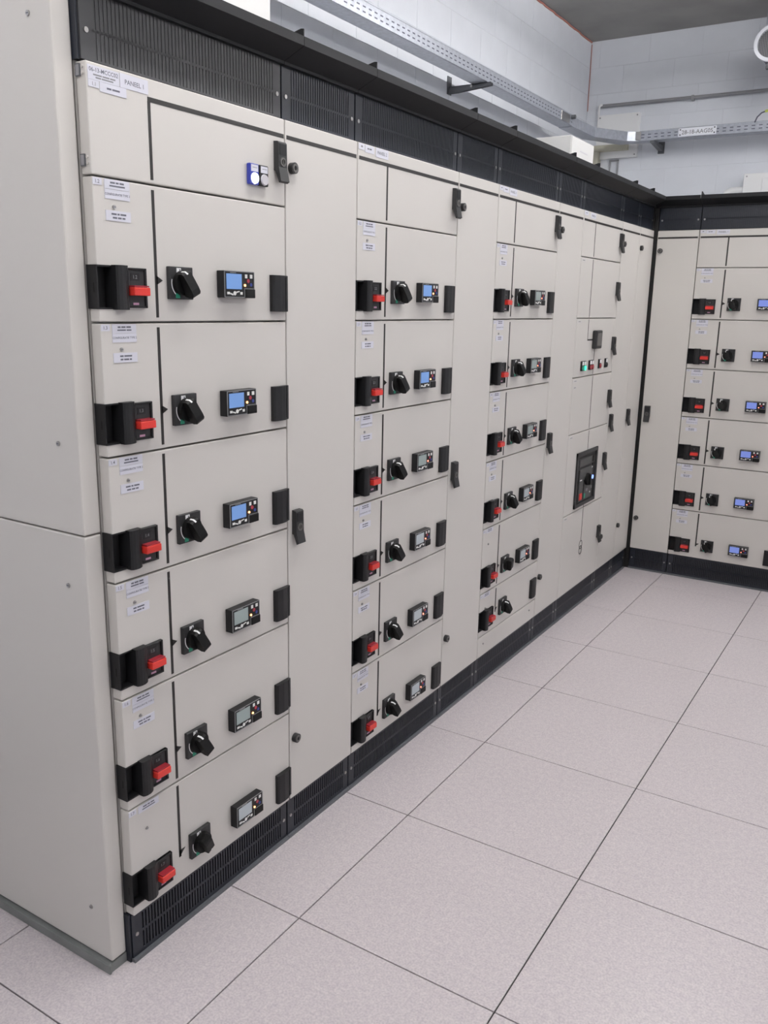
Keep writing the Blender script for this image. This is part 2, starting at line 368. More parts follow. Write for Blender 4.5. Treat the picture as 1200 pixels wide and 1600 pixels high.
# ---- drawer furniture, origin = drawer left edge / drawer bottom
def latch_housing(b):
    z0, z1 = 0.029, 0.121
    b.box(-0.0008, 0.0022, -0.0015, FT+0.002, z0, z1, 'black_plastic', 0.0006)                    # thin cheek round the drawer's edge
    b.box(0.002, 0.042, 0.024, 0.029, z0, z1, 'void_black'); b.box(0.002, 0.042, -0.0015, 0.029, z1-0.0035, z1, 'black_plastic'); b.box(0.002, 0.042, -0.0015, 0.029, z0, z0+0.0035, 'black_plastic')
    hump = [(0.040, 0.026), (0.040, -0.014), (0.044, -0.0175), (0.052, -0.0195), (0.062, -0.019), (0.071, -0.0155), (0.077, -0.011), (0.077, 0.000), (0.0418, 0.000), (0.0418, 0.026)]
    b.prism(hump, z0-0.001, z1+0.001, 'black_plastic', 'z')
    b.box(0.0765, 0.132, -0.006, 0.001, z0+0.003, z1-0.003, 'charcoal_plastic')
    for (a, c, e, f) in ((0.0765, 0.132, z1-0.007, z1-0.003), (0.0765, 0.132, z0+0.003, z0+0.007), (0.126, 0.132, z0+0.003, z1-0.003)):
        b.box(a, c, -0.0095, 0.001, e, f, 'black_plastic', 0.0008)
    b.box(0.088, 0.112, -0.0068, -0.006, z0+0.0615, z0+0.078, 'black_plastic')
    b.box(-0.001, 0.0, 0.008, 0.012, z0+0.035, z0+0.055, 'knob_black')
    b.box(0.092, 0.108, -0.0066, -0.006, z0+0.0095, z0+0.0145, 'pink_print')
def red_latch(b): b.box(0.080, 0.126, -0.026, -0.005, 0.0585, 0.0765, 'red_plastic', 0.002, 2); b.box(0.082, 0.124, -0.024, -0.005, 0.0775, 0.0805, 'red_button')
def rotary_plate(b):
    b.box(0.2, 0.275, -0.011, 0.0, 0.0525, 0.1265, 'charcoal_plastic', 0.0015, 2)
    b.box(0.222, 0.236, -0.0116, -0.011, 0.108, 0.1235, 'print_white'); b.box(0.230, 0.2335, -0.0119, -0.011, 0.113, 0.1215, 'ink')
    b.box(0.217, 0.230, -0.0116, -0.011, 0.0555, 0.0665, 'green_print')
    cx, cz, r0, r1 = 0.2375, 0.0895, 0.0315, 0.0338
    vs_ = []; fs = []
    for i in range(11):
        a = math.radians(165 + i*6.5)
        for r in (r0, r1): vs_.append((cx + r*math.cos(a), -0.0116, cz + r*math.sin(a)))
    for i in range(10): fs.append((2*i, 2*i+1, 2*i+3, 2*i+2))
    b.add(vs_, fs, 'print_white')
def rotary_handle(b):       # origin on the axis at the plate's face; grip along z
    b.cyl((0, -0.012, 0), 0.0285, 0.0125, 'knob_black', 'y', 28)
    prof = [(0.027, -0.010), (0.027, -0.023), (0.023, -0.028), (-0.014, -0.037), (-0.025, -0.038), (-0.031, -0.034), (-0.032, -0.022), (-0.027, -0.010)]
    b.prism([(p[1], p[0]) for p in prof], -0.0130, 0.0130, 'knob_black', 'x')
    b.box(-0.0024, 0.0024, -0.023, -0.0005, 0.0265, 0.0282, 'print_white'); b.prism([(-0.021, 0.0280), (-0.0238, 0.0278), (-0.0300, 0.0222), (-0.0285, 0.0212), (-0.0225, 0.0262)], -0.0022, 0.0022, 'print_white', 'x')
def display_housing(b):
    b.box(0.368, 0.482, -0.024, 0.0, 0.0595, 0.1245, 'black_plastic', 0.0012)
    y0, y1 = -0.0252, -0.0238
    for (a, c, e, f) in ((0.369, 0.481, 0.1222, 0.1238), (0.369, 0.444, 0.0602, 0.0618), (0.369, 0.3706, 0.0602, 0.1238), (0.4794, 0.481, 0.082, 0.1238), (0.4435, 0.481, 0.0822, 0.0836), (0.4428, 0.4442, 0.0602, 0.0836)):
        b.box(a, c, y0, y1, e, f, 'bezel_grey')
def display_screen(m): return lambda b: b.box(0.3765, 0.4325, -0.0250, -0.0235, 0.0805, 0.1175, m)
def display_keypad(b):
    y0, y1 = -0.0250, -0.0235
    b.box(0.446, 0.4545, y0, y1, 0.108, 0.1175, 'key_white', 0.0004); b.box(0.4645, 0.474, y0, y1, 0.108, 0.1175, 'key_white', 0.0004)
    b.box(0.390, 0.412, y0, y1, 0.1195, 0.1212, 'grey_print')
    b.cyl((0.458, y0, 0.1015), 0.0052, 0.001, 'key_red', 'y', 12); b.cyl((0.4685, y0, 0.0925), 0.0045, 0.001, 'key_blue', 'y', 12)
    b.box(0.3785, 0.3875, y0, y1, 0.0675, 0.0735, 'key_white'); b.prism([(0.389, 0.068), (0.400, 0.065), (0.401, 0.0685), (0.3895, 0.0715)], y0, y1, 'key_white', 'y')
    b.cyl((0.4065, y0, 0.0705), 0.0052, 0.001, 'key_white', 'y', 12)
    b.prism([(0.413, 0.0715), (0.424, 0.074), (0.4235, 0.0765), (0.4125, 0.0745)], y0, y1, 'key_white', 'y'); b.box(0.427, 0.435, y0, y1, 0.0675, 0.0740, 'key_white')
def display_cover(b): b.box(0.4455, 0.4825, -0.0270, -0.005, 0.0596, 0.0815, 'knob_black', 0.0012)
def status_light(m): return lambda b: b.cyl((0.4445, -0.0262, 0.0905), 0.0030, 0.002, m, 'y', 10)
def grip(b):
    b.prism([(0.572, 0.001), (0.572, -0.010), (0.577, -0.0135), (0.600, -0.0155), (0.620, -0.0140), (0.624, -0.012), (0.624, 0.001)], 0.026, 0.121, 'black_plastic', 'z')
    b.box(0.624, 0.6315, -0.004, 0.001, 0.026, 0.121, 'knob_black'); b.box(0.6315, 0.640, -0.009, 0.001, 0.026, 0.121, 'charcoal_plastic', 0.001); b.box(0.624, 0.632, -0.010, 0.001, 0.117, 0.121, 'black_plastic'); b.box(0.624, 0.632, -0.010, 0.001, 0.026, 0.030, 'black_plastic')
def arrow(b): b.prism([(0.168, 0.083), (0.168, 0.105), (0.188, 0.094)], -0.0008, 0.001, 'mimic_black', 'y')

def number_plate(num): return lambda b: (b.box(0.003, 0.0265, -0.0012, 0.0, -0.0175, -0.0035, 'label_white'), b.text(num, 0.0148, -0.0014, -0.0105, 0.0105, 'ink'))
WORDS = [((0.013, 0.008, 0.012), (0.042,), (0.014, 0.006, 0.016), (0.012, 0.010, 0.008)), ((0.008, 0.012, 0.013), (0.024, 0.014), (0.010, 0.022), (0.008, 0.014, 0.006))]
def id_plate(k):
    a = WORDS[k % 2]
    def fn(b):
        b.box(0.033, 0.101, -0.0012, 0.0, -0.0225, -0.0030, 'label_white')
        b.words(a[0], 0.067, -0.0014, -0.0095, 0.0036, 'ink'); b.words(a[1], 0.067, -0.0014, -0.0160, 0.0030, 'ink')
    return fn
def type_plate(b): b.box(0.033, 0.101, -0.0012, 0.0, -0.0425, -0.0232, 'label_white'); b.text('CONFIGURATIE TYPE 2', 0.067, -0.0014, -0.0325, 0.0066, 'ink')
def cable_plate(k):
    a = WORDS[k % 2]
    def fn(b): b.box(0.033, 0.101, -0.0012, 0.0, -0.0865, -0.0655, 'label_white'); b.words(a[2], 0.068, -0.0014, -0.0725, 0.0036, 'ink'); b.words(a[3], 0.068, -0.0014, -0.0800, 0.0036, 'ink')
    return fn

def drawer(cab, W, z0, z1, num, screen='screen_grey', knob=-25.0, display=True, led='led_orange', last=False, short=False, faded=False, z_mimic=None):
    H = z1 - z0
    d = part('drawer', (round(W, 4), round(H, 4)), drawer_front(W, H), cab, (0, 0, z0))
    part('latch_housing', 0, latch_housing, d, label='black recessed latch housing')
    part('red_latch', 0, red_latch, d, label='red latch')
    one('latch_number', lambda b: b.text(num, 0.100, -0.0072, 0.099, 0.011, 'grey_print'), d)
    part('rotary_plate', 0, rotary_plate, d)
    h = part('rotary_handle', 0, rotary_handle, d, (0.2375, -0.011, 0.0895)); h.rotation_euler[1] = math.radians(knob)
    if display:
        part('display_housing', 0, display_housing, d)
        part('display_screen', screen, display_screen(screen), d, label={'screen_blue': 'lit blue screen', 'screen_violet': 'lit violet-blue screen', 'screen_grey': 'unlit grey-green screen', 'screen_pale': 'pale grey screen'}[screen])
        part('display_keypad', 0, display_keypad, d)['kind'] = 'stuff'
        part('display_cover', 0, display_cover, d)
        part('status_light', led, status_light(led), d, label='glowing orange status light' if led == 'led_orange' else 'glowing red status light')
    part('grip', 0, grip, d, label='black recessed pull grip')
    # mimic line
    zb = 0.078 if last else 0.011
    part('mimic_strip', (round(H, 3), last), vbar(0.168, zb, H-0.011), d)
    if last: part('mimic_arrow', 1, lambda b: b.prism([(0.165, 0.078), (0.165, 0.098), (0.188, 0.098)], -0.0008, 0.001, 'mimic_black', 'y'), d)
    else: part('mimic_arrow', 0, arrow, d)
    k = int(num[-1]) + (1 if short else 0)
    part('number_plate', num, number_plate(num), d, (0, 0, H))
    part('name_plate', k % 2, id_plate(k), d, (0, 0, H))
    if not short:
        part('type_plate', 0, type_plate, d, (0, 0, H))
        part('cable_plate', k % 2, cable_plate(k), d, (0, 0, H))
        part('screw', 0, small_screw, d, (0.056, 0, H-0.058))
    else:
        part('screw', 0, small_screw, d, (0.058, 0, H-0.075))
    return d

def base_cabinet(name, row, pos, W, label, group=None, hx=(0.001, None), gm='dark_metal'):
    r = empty(name, (0, pos, 0) if row == 'L' else (pos, YC, 0), math.pi/2 if row == 'L' else 0)
    tag(r, label, 'cabinet', group)
    k = (round(W, 4), row)
    part('body', k, carcass(W), r); part('plinth_grille', k, plinth(W), r); part('base_rail', k, rail(W), r)
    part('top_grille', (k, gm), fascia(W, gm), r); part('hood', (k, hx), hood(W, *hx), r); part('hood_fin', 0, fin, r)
    return r
YC = 3.8748

def top_door(r, W, panel, first=False, start=None):
    """upper compartment door with the busbar line along it"""
    z0 = SEAMS[0]
    d = part('door', ('t', round(W, 4)), front(W, z0, ZT), r)
    if first:
        part('mimic_strip', ('h1', W), hbar(0.1645, W-0.006, 2.101), d)
    else:
        part('mimic_strip', ('h', round(W, 4)), hbar(0.008, W-0.006, 2.101), d)
    part('mimic_strip', 'v', vbar(0.168, z0+0.010, 2.097), d)
    swing_with_lock(d, W-0.0475, 2.084)
    if first:
        for z in (2.126, 1.955): part('hinge', 0, hinge_plate, d, (GAP, 0, z), 'small steel hinge')
        def lab(b):
            b.box(0.006, 0.087, -0.0012, 0, 2.1095, 2.1365, 'label_white'); b.text('06-13-MCCC02', 0.0465, -0.0014, 2.1290, 0.0115, 'ink')
            b.words((0.022, 0.018, 0.014), 0.048, -0.0014, 2.1195, 0.0028, 'grey_print'); b.words((0.014, 0.030), 0.048, -0.0014, 2.1145, 0.0028, 'grey_print')
        one('name_plate', lab, d)
        one('panel_plate', lambda b: (b.box(0.089, 0.167, -0.0012, 0, 2.1095, 2.1375, 'label_white'), b.text('PANEEL 1', 0.128, -0.0014, 2.1225, 0.0130, 'ink')), d)
        one('number_plate', lambda b: (b.box(0.006, 0.033, -0.0012, 0, 2.0955, 2.1090, 'label_white'), b.text('1.1', 0.020, -0.0014, 2.1020, 0.010, 'grey_print')), d)
        one('type_plate', lambda b: (b.box(0.035, 0.105, -0.0012, 0, 2.0905, 2.1090, 'label_white'), b.words((0.012, 0.020), 0.070, -0.0014, 2.0995, 0.0036, 'ink')), d)
        for k, x in enumerate((0.486, 0.5235)):
            def lamp(b, x=x, k=k):
                b.box(x, x+0.0355, -0.012, 0, 1.9655, 2.0155, 'lamp_glow_base' if k == 0 else 'black_plastic', 0.002)
                b.box(x+0.0045, x+0.031, -0.0128, -0.011, 1.9965, 2.0125, 'label_white'); b.words((0.010, 0.006), x+0.018, -0.0130, 2.006, 0.0016, 'grey_print')
            l_ = one('indicator_holder', lamp, d)
            m = 'lamp_lit' if k == 0 else 'lamp_clear'
            one('indicator_lens', lambda b: b.cyl((x+0.0178, -0.016, 1.9805), 0.0125, 0.005, m, 'y', 24, r2=0.0140), d, label='lit white indicator lamp' if k == 0 else 'unlit clear indicator lamp')
    else:
        one('number_plate', lambda b: (b.box(0.004, 0.034, -0.0012, 0, 2.124, 2.141, 'label_white'), b.words((0.010,), 0.020, -0.0014, 2.133, 0.005, 'grey_print')), d)
        one('name_plate', lambda b: (b.box(0.038, 0.088, -0.0012, 0, 2.120, 2.1405, 'label_white'), b.words((0.009, 0.012), 0.062, -0.0014, 2.131, 0.004, 'ink')), d)
        one('panel_plate', lambda b: (b.box(0.098, 0.170, -0.0012, 0, 2.115, 2.1415, 'label_white'), b.text('PANEEL ' + panel, 0.134, -0.0014, 2.1285, 0.0130, 'ink')), d)
    return d

def cable_cabinet(row, pos, W, label, mimic=(0.006, None), hx=(0.001, None)):
    r = base_cabinet('cable_cabinet', row, pos, W, label, 'narrow cable cabinets between the drawer columns', hx)
    d = part('door', ('f', round(W, 4)), front(W, ZBOT, ZT), r)
    part('mimic_strip', ('c', round(W, 4)), hbar(mimic[0], W-0.008, 2.101), d)
    swing_with_lock(d, 0.020, 1.084)
    part('cam_lock', 0, cam_lock, d, (0.026, 0, 2.026)); part('cam_lock', 0, cam_lock, d, (0.026, 0, 0.350))
    return r

# ------------------------------------------------------------------ left row
S = [-0.3697, 0.2726, 0.6176, 1.2728, 1.6165, 2.2743, 2.6000, 3.2350, 3.5700, 3.8560]
W1 = S[1]-S[0]
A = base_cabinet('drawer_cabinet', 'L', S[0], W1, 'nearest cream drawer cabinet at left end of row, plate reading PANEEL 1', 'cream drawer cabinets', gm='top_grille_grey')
top_door(A, W1, '1', True)
scr = ['screen_blue', 'screen_blue', 'screen_blue', 'screen_grey', 'screen_grey', 'screen_pale']
for i in range(6): drawer(A, W1, SEAMS[i+1], SEAMS[i], '1.%d' % (i+2), scr[i], knob=(152 if i == 5 else -25), last=(i == 5), short=(i == 5))
# end panels, in the cabinet's own frame (x = along the row)
def side_panel(z0, z1): return lambda b: b.box(-0.0505, -0.0040, 0.030, DEP, z0, z1, 'cream_paint', 0.004, 2)
one('side_panel', side_panel(1.156, 2.300), A); one('side_panel', side_panel(0.030, 1.153), A)
for z in (2.227, 1.361, 1.029, 0.165):
    one('panel_screw', lambda b: (b.cyl((-0.0535, 0.097, z), 0.0055, 0.004, 'steel', 'x', 12), b.box(-0.0538, -0.0535, 0.0935, 0.1005, z-0.001, z+0.001, 'ink')), A)
one('base_angle', lambda b: (b.box(-0.062, -0.056, 0.026, DEP, 0.0, 0.026, 'base_steel', 0.001), b.box(-0.060, -0.004, 0.030, DEP, 0.0, 0.027, 'base_steel')), A, label='grey steel base angle under the end panel')
one('corner_piece', lambda b: b.box(-0.0035, 0.002, 0.016, 0.05, 0.0, 0.140, 'dark_metal'), A)
one('corner_piece', lambda b: b.box(-0.0035, 0.002, 0.016, 0.05, 2.146, 2.276, 'dark_metal'), A)


cable_cabinet('L', S[1], S[2]-S[1], 'narrow full-height cable cabinet between first and second drawer cabinets from left')
W2 = S[3]-S[2]
B = base_cabinet('drawer_cabinet', 'L', S[2], W2, 'second drawer cabinet from left, between two narrow cable cabinets', 'cream drawer cabinets')
top_door(B, W2, '2')
scr = ['screen_blue', 'screen_blue', 'screen_grey', 'screen_pale', 'screen_pale', 'screen_pale']
for i in range(6): drawer(B, W2, SEAMS[i+1], SEAMS[i], '2.%d' % (i+2), scr[i], led='led_orange' if i < 2 else 'led_red', last=(i == 5))
cable_cabinet('L', S[3], S[4]-S[3], 'narrow full-height cable cabinet between second and third drawer cabinets from left')
W3 = S[5]-S[4]
D3 = base_cabinet('drawer_cabinet', 'L', S[4], W3, 'third drawer cabinet from left, with small drawer and blank panel at bottom', 'cream drawer cabinets')
top_door(D3, W3, '3')
scr = ['screen_violet', 'screen_violet', 'screen_grey', 'screen_pale', 'screen_pale']
for i in range(5): drawer(D3, W3, SEAMS[i+1], SEAMS[i], '3.%d' % (i+2), 'screen_pale' if i > 2 else 'screen_grey', led='led_red', knob=(155 if i == 4 else -25), short=(i == 4))
drawer(D3, W3, 0.240, SEAMS[5], '3.7', display=False, last=True, short=True)
bp_ = part('blank_panel', W3, front(W3, ZBOT, 0.240), D3)
part('screw', 0, small_screw, bp_, (0.055, 0, 0.200)); part('screw', 0, small_screw, bp_, (W3-0.075, 0, 0.200))
cable_cabinet('L', S[5], S[6]-S[5], 'narrow full-height cable cabinet between third drawer cabinet and circuit breaker cabinet')

# ---- incoming feeder cabinet
W4 = S[7]-S[6]
F = base_cabinet('breaker_cabinet', 'L', S[6], W4, 'cream incoming feeder cabinet with large black circuit breaker and green lamp')
FS = [ZT, 1.9255, 1.627, 1.3285, 1.0335, 0.596, ZBOT]
doors = [part('door', ('F', i), front(W4, FS[i+1], FS[i]), F) for i in range(6)]
part('mimic_strip', 'F', hbar(0.008, W4-0.006, 2.101), doors[0])
for i, z in enumerate((2.078, 1.822, 1.526, 1.230, 0.868, 0.432)): swing_with_lock(doors[i], W4-0.045, z)
T4 = 0.0055
one('mimic_strip', vbar(0.183, FS[1]+0.008, 2.097, T4), doors[0]); one('mimic_strip', vbar(0.183, FS[2]+0.005, FS[1]-0.006, T4), doors[1])
one('mimic_strip', lambda b: (vbar(0.183, 1.514, FS[2]-0.005, T4)(b), hbar(0.1825, 0.262, 1.517, T4+.002)(b)), doors[2])
one('mimic_strip', vbar(0.305, FS[3]+0.005, 1.470, T4), doors[2]); one('mimic_strip', vbar(0.312, FS[4]+0.006, FS[3]-0.005, T4), doors[3]); one('mimic_strip', vbar(0.318, 0.92, FS[4]-0.006, T4), doors[4])
one('mimic_strip', vbar(0.318, 0.596, 0.620, T4), doors[4])
def rings(b):
    vbar(0.318, 0.405, 0.592, T4)(b)
    b.ring((0.318, -0.0010, 0.378), 0.021, 0.026, 0.002, 'mimic_black', 24); b.ring((0.318, -0.0012, 0.347), 0.021, 0.026, 0.002, 'mimic_black', 24)
one('transformer_symbol', rings, doors[5], label='black transformer symbol of two linked rings')
for i in (1, 2, 3, 4, 5):
    one('name_plate', lambda b: (b.box(0.006, 0.070, -0.001, 0, FS[i]-0.024, FS[i]-0.006, 'label_dim'), b.words((0.010, 0.018), 0.040, -0.0012, FS[i]-0.016, 0.004, 'grey_print')), doors[i])
one('name_plate', lambda b: (b.box(0.014, 0.070, -0.001, 0, FS[3]-0.058, FS[3]-0.042, 'label_dim'), b.words((0.012, 0.012), 0.040, -0.0012, FS[3]-0.050, 0.004, 'grey_print')), doors[3])
one('number_plate', lambda b: (b.box(0.006, 0.060, -0.0012, 0, 2.122, 2.141, 'label_white'), b.words((0.010, 0.012), 0.034, -0.0014, 2.132, 0.004, 'grey_print')), doors[0])
one('panel_plate', lambda b: (b.box(0.100, 0.175, -0.0012, 0, 2.114, 2.140, 'label_white'), b.text('PANEEL 4', 0.138, -0.0014, 2.127, 0.013, 'ink')), doors[0])
def meter(b):
    b.box(0.257, 0.353, -0.024, 0, 1.469, 1.565, 'charcoal_plastic', 0.006, 3)
one('meter', meter, doors[2], label='black square panel meter')
one('meter_screen', lambda b: b.box(0.270, 0.340, -0.0255, -0.023, 1.484, 1.550, 'grey_rubber', 0.001), doors[2])
for k, (x, n, ms) in enumerate(((0.100, 2, ('green_print', 'lamp_green')), (0.222, 2, ('red_button', 'red_button')), (0.379, 1, ('red_button',)), (0.487, 1, ('black_plastic',)))):
    for q in range(n):
        xx = x + 0.032*q
        one('button_holder', lambda b: (b.box(xx, xx+0.030, -0.010, 0, 1.3605, 1.4105, 'black_plastic', 0.0015), b.box(xx+0.004, xx+0.026, -0.0108, -0.009, 1.390, 1.408, 'print_white')), doors[2])
        one('button', lambda b: b.cyl((xx+0.015, -0.0145, 1.3745), 0.0115, 0.006, ms[q], 'y', 20, r2=0.0125), doors[2], label={'green_print': 'dark green button', 'lamp_green': 'lit green lamp', 'red_button': 'dark red button', 'black_plastic': 'black button'}[ms[q]])
def acb(b):
    x0, x1, z0, z1 = 0.144, 0.476, 0.615, 0.922
    for (a, c, e, f) in ((x0, x1, z1-0.022, z1), (x0, x1, z0, z0+0.022), (x0, x0+0.022, z0, z1), (x1-0.022, x1, z0, z1)): b.box(a, c, -0.010, 0.0, e, f, 'charcoal_plastic', 0.002)
    b.box(x0+0.02, x1-0.02, -0.003, 0.0, z0+0.02, z1-0.02, 'black_plastic')
one('breaker_frame', acb, doors[4], label='black circuit breaker escutcheon frame')
def acb_face(b):
    b.box(0.180, 0.395, -0.008, -0.002, 0.835, 0.885, 'charcoal_plastic', 0.002); b.box(0.186, 0.372, -0.009, -0.007, 0.842, 0.878, 'breaker_grey')
    b.box(0.195, 0.400, -0.010, -0.002, 0.645, 0.825, 'breaker_grey', 0.003); b.box(0.260, 0.275, -0.011, -0.009, 0.650, 0.760, 'knob_black')
    b.box(0.405, 0.445, -0.008, -0.002, 0.845, 0.880, 'knob_black', 0.002); b.box(0.405, 0.445, -0.008, -0.002, 0.800, 0.835, 'knob_black', 0.002); b.box(0.385, 0.395, -0.011, -0.009, 0.812, 0.820, 'print_white')
    b.box(0.200, 0.230, -0.011, -0.009, 0.762, 0.768, 'print_white'); b.box(0.305, 0.335, -0.011, -0.009, 0.690, 0.705, 'grey_print'); b.box(0.405, 0.418, -0.0045, -0.003, 0.690, 0.705, 'print_white'); b.box(0.370, 0.382, -0.011, -0.009, 0.672, 0.680, 'print_white')
one('breaker_face', acb_face, doors[4])
one('breaker_knob', lambda b: (b.cyl((0.312, -0.024, 0.758), 0.034, 0.016, 'knob_black', 'y', 28), b.box(0.305, 0.319, -0.034, -0.02, 0.728, 0.788, 'knob_black', 0.003)), doors[4])
one('breaker_lamp', lambda b: b.cyl((0.405, -0.014, 0.757), 0.011, 0.010, 'lamp_blue', 'y', 18), doors[4], label='lit blue-white breaker lamp')
one('red_button', lambda b: b.box(0.202, 0.240, -0.014, -0.009, 0.655, 0.692, 'red_plastic', 0.002), doors[4], label='red breaker push button')
one('green_mark', lambda b: b.box(0.278, 0.300, -0.0115, -0.009, 0.655, 0.680, 'green_print'), doors[4])
cable_cabinet('L', S[7], S[8]-S[7], 'narrow full-height cable cabinet just right of the circuit breaker cabinet')
cable_cabinet('L', S[8], S[9]-S[8], 'last narrow cabinet of the left row, ending at the black corner post', hx=(0.001, 0.286-0.0475))

# ------------------------------------------------------------------ corner and right row
R0, R1 = 0.0155, 0.2636
cp = empty('corner_post', (0, 3.8655, 0), 0); tag(cp, 'black vertical corner post where the two cabinet rows meet', 'post')
one('post_strip', lambda b: b.box(-0.055, -0.006, -0.008, 0.008, 0.0, 2.276, 'post_black'), cp)
one('post_strip', lambda b: b.box(-0.055, 0.0145, 0.0185, 0.0645, 0.0, 2.276, 'post_black'), cp)
one('screw', lambda b: b.cyl((-0.0085, 0.0, 1.155), 0.0045, 0.004, 'steel', 'x', 8), cp)
RC = cable_cabinet('R', R0, R1-R0, 'narrow cable cabinet at the left end of the right-hand row', hx=(-0.030, None))
WR = 0.645
RD = base_cabinet('drawer_cabinet', 'R', R1, WR, 'drawer cabinet of the right-hand row with six lit violet-blue screens', 'cream drawer cabinets')
top_door(RD, WR, '1')
for i in range(6): drawer(RD, WR, SEAMS[i+1], SEAMS[i], '1.%d' % (i+2), 'screen_violet', led='led_red', last=(i == 5))
one('side_panel', lambda b: b.box(WR+0.004, WR+0.045, 0.030, DEP, 0.0, 2.290, 'cream_paint', 0.004, 2), RD)

# ------------------------------------------------------------------ things on top of and above the cabinets
def eq_box(x0, x1, y0, y1, z0, z1, label, vents=True):
    r = empty('equipment_box', (x0, y0, z0), 0); tag(r, label, 'box')
    X, Y, Z = x1-x0, y1-y0, z1-z0
    one('housing', lambda b: b.box(0, X, 0, Y, 0, Z, 'box_white', 0.003), r)
    one('lid', lambda b: b.box(X-0.001, X+0.004, 0.004, Y-0.004, 0.004, Z-0.004, 'box_white', 0.0015), r)
    if vents: one('nameplate', lambda b: [b.box(X+0.004, X+0.0045, Y*0.38, Y*0.72, Z*f, Z*f+0.006, 'lamp_clear') for f in (0.55, 0.75)], r)
    return r
eq_box(-0.40, -0.20, 2.888, 3.232, 2.2905, 2.545, 'white equipment box on the cabinet roof near the corner')
eq_box(-0.45, -0.20, -0.10, 0.462, 2.2905, 2.80, 'white equipment box on the cabinet roof, cut by the top of the photo', False)

# cable tray along the left wall
def tray_bits(r, L, m='galvanised', slots=True):
    """tray local: runs along +y, front side at x=0 (faces +x), width 0.105 towards -x, bottom z=0, 0.07 high"""
    one('tray_bottom', lambda b: b.box(-0.105, 0.0, 0, L, 0.0, 0.0015, m), r)
    def side(b):
        b.box(-0.0015, 0.0, 0, L, 0.0, 0.070, m); b.box(-0.006, 0.002, 0, L, 0.068, 0.072, m)
        n = int(L/0.05)
        for i in range(n):
            for z in (0.020, 0.042): b.box(0.0, 0.0006, 0.012+0.05*i, 0.036+0.05*i, z, z+0.006, 'slot_dark')
    one('tray_side', side, r)
    one('tray_side', lambda b: (b.box(-0.105, -0.1035, 0, L, 0.0, 0.070, m), b.box(-0.107, -0.099, 0, L, 0.068, 0.072, m)), r)
LT = empty('cable_tray', (-0.885, 0.3, 2.950), 0); tag(LT, 'galvanised cable tray running along the left wall above the cabinets', 'cable tray', 'wall cable trays')
tray_bits(LT, 4.40)
one('coupling_plate', lambda b: b.box(-0.001, 0.003, 4.17, 4.33, 0.006, 0.064, 'steel', 0.001), LT, label='bright steel coupling plate')
one('bolt', lambda b: (b.cyl((0.0, 4.37, 0.055), 0.014, 0.03, 'rail_grey', 'x', 10)), LT)
YT = 5.445
RT_ = empty('cable_tray', (-0.6165, YT, 2.945), -math.pi/2); tag(RT_, 'galvanised cable tray along the back wall carrying the white number plate', 'cable tray', 'wall cable trays')
def tray_back():
    L = 3.2; m = 'galvanised'; r = RT_
    # local frame: +y -> world +x ; +x -> world -y (towards the room)
    tray_bits(r, L)
tray_back()
bend = empty('tray_bend', (0, 0, 0), 0); tag(bend, 'galvanised tray bend joining the two cable trays in the corner', 'cable tray')
def bend_fn(b):
    P0, P1 = Vector((-0.885, 4.70)), Vector((-0.62, YT)); Q0, Q1 = Vector((-0.990, 4.70)), Vector((-0.62, YT+0.105))
    M0, M1 = Vector((-0.870, 5.14)), Vector((-0.985, 5.18))
    M0b = Vector((-0.70, 5.40)); M1b = Vector((-0.80, 5.54))
    inner = [P0, M0, M0b, P1]; outer = [Q0, M1, M1b, Q1]
    z = 2.9465
    for a in range(3):
        vs_ = [(*inner[a], z), (*inner[a+1], z), (*outer[a+1], z), (*outer[a], z)]; vs_ += [(v[0], v[1], v[2]+0.002) for v in vs_]
        b.add(vs_, [(0,3,2,1),(4,5,6,7),(0,1,5,4),(1,2,6,5),(2,3,7,6),(3,0,4,7)], 'galvanised')
one('bend_floor', bend_fn, bend)
def wall_strip(pts, h=0.066):
    def fn(b):
        for a, c in zip(pts[:-1], pts[1:]):
            a, c = Vector(a), Vector(c); n = Vector((-(c-a).y, (c-a).x)).normalized()*0.0015
            q = [a, c, c+n, a+n]; vs_ = [(*v, 2.948) for v in q] + [(*v, 2.948+h) for v in q]
            b.add(vs_, [(0,3,2,1),(4,5,6,7),(0,1,5,4),(1,2,6,5),(2,3,7,6),(3,0,4,7)], 'galvanised')
    return fn
one('bend_side', wall_strip([(-0.885, 4.70), (-0.870, 5.14), (-0.70, 5.40), (-0.62, YT)]), bend)
one('bend_side', wall_strip([(-0.990, 4.70), (-0.985, 5.18), (-0.80, 5.54), (-0.62, YT+0.105)], 0.05), bend)
one('coupling_plate', lambda b: b.box(-0.672, -0.605, 5.430, 5.437, 2.952, 3.012, 'steel', 0.001), bend, label='bright steel coupling plate')
def bracket(x0, along):
    pass
BK = empty('tray_bracket', (XW, 3.30, 2.91), 0); tag(BK, 'dark steel cantilever bracket under the left wall tray', 'bracket', 'tray brackets')
one('wall_plate', lambda b: b.box(0.0, 0.006, -0.025, 0.025, 0.0, 0.10, 'rail_grey', 0.001), BK)
one('arm', lambda b: (b.prism([(0.006, 0.005), (0.006, 0.040), (0.285, 0.040), (0.285, 0.022), (0.06, 0.005)], -0.015, -0.012, 'rail_grey', 'y'), b.prism([(0.006, 0.005), (0.006, 0.040), (0.285, 0.040), (0.285, 0.022), (0.06, 0.005)], 0.012, 0.015, 'rail_grey', 'y'), b.box(0.006, 0.285, -0.015, 0.015, 0.036, 0.039, 'rail_grey')), BK)
one('bolt', lambda b: b.cyl((0.16, -0.020, 0.028), 0.007, 0.006, 'steel', 'y', 8), BK)
BK2 = empty('tray_bracket', (-0.515, YB, 2.905), 0); tag(BK2, 'dark steel cantilever bracket under the back wall tray', 'bracket', 'tray brackets')
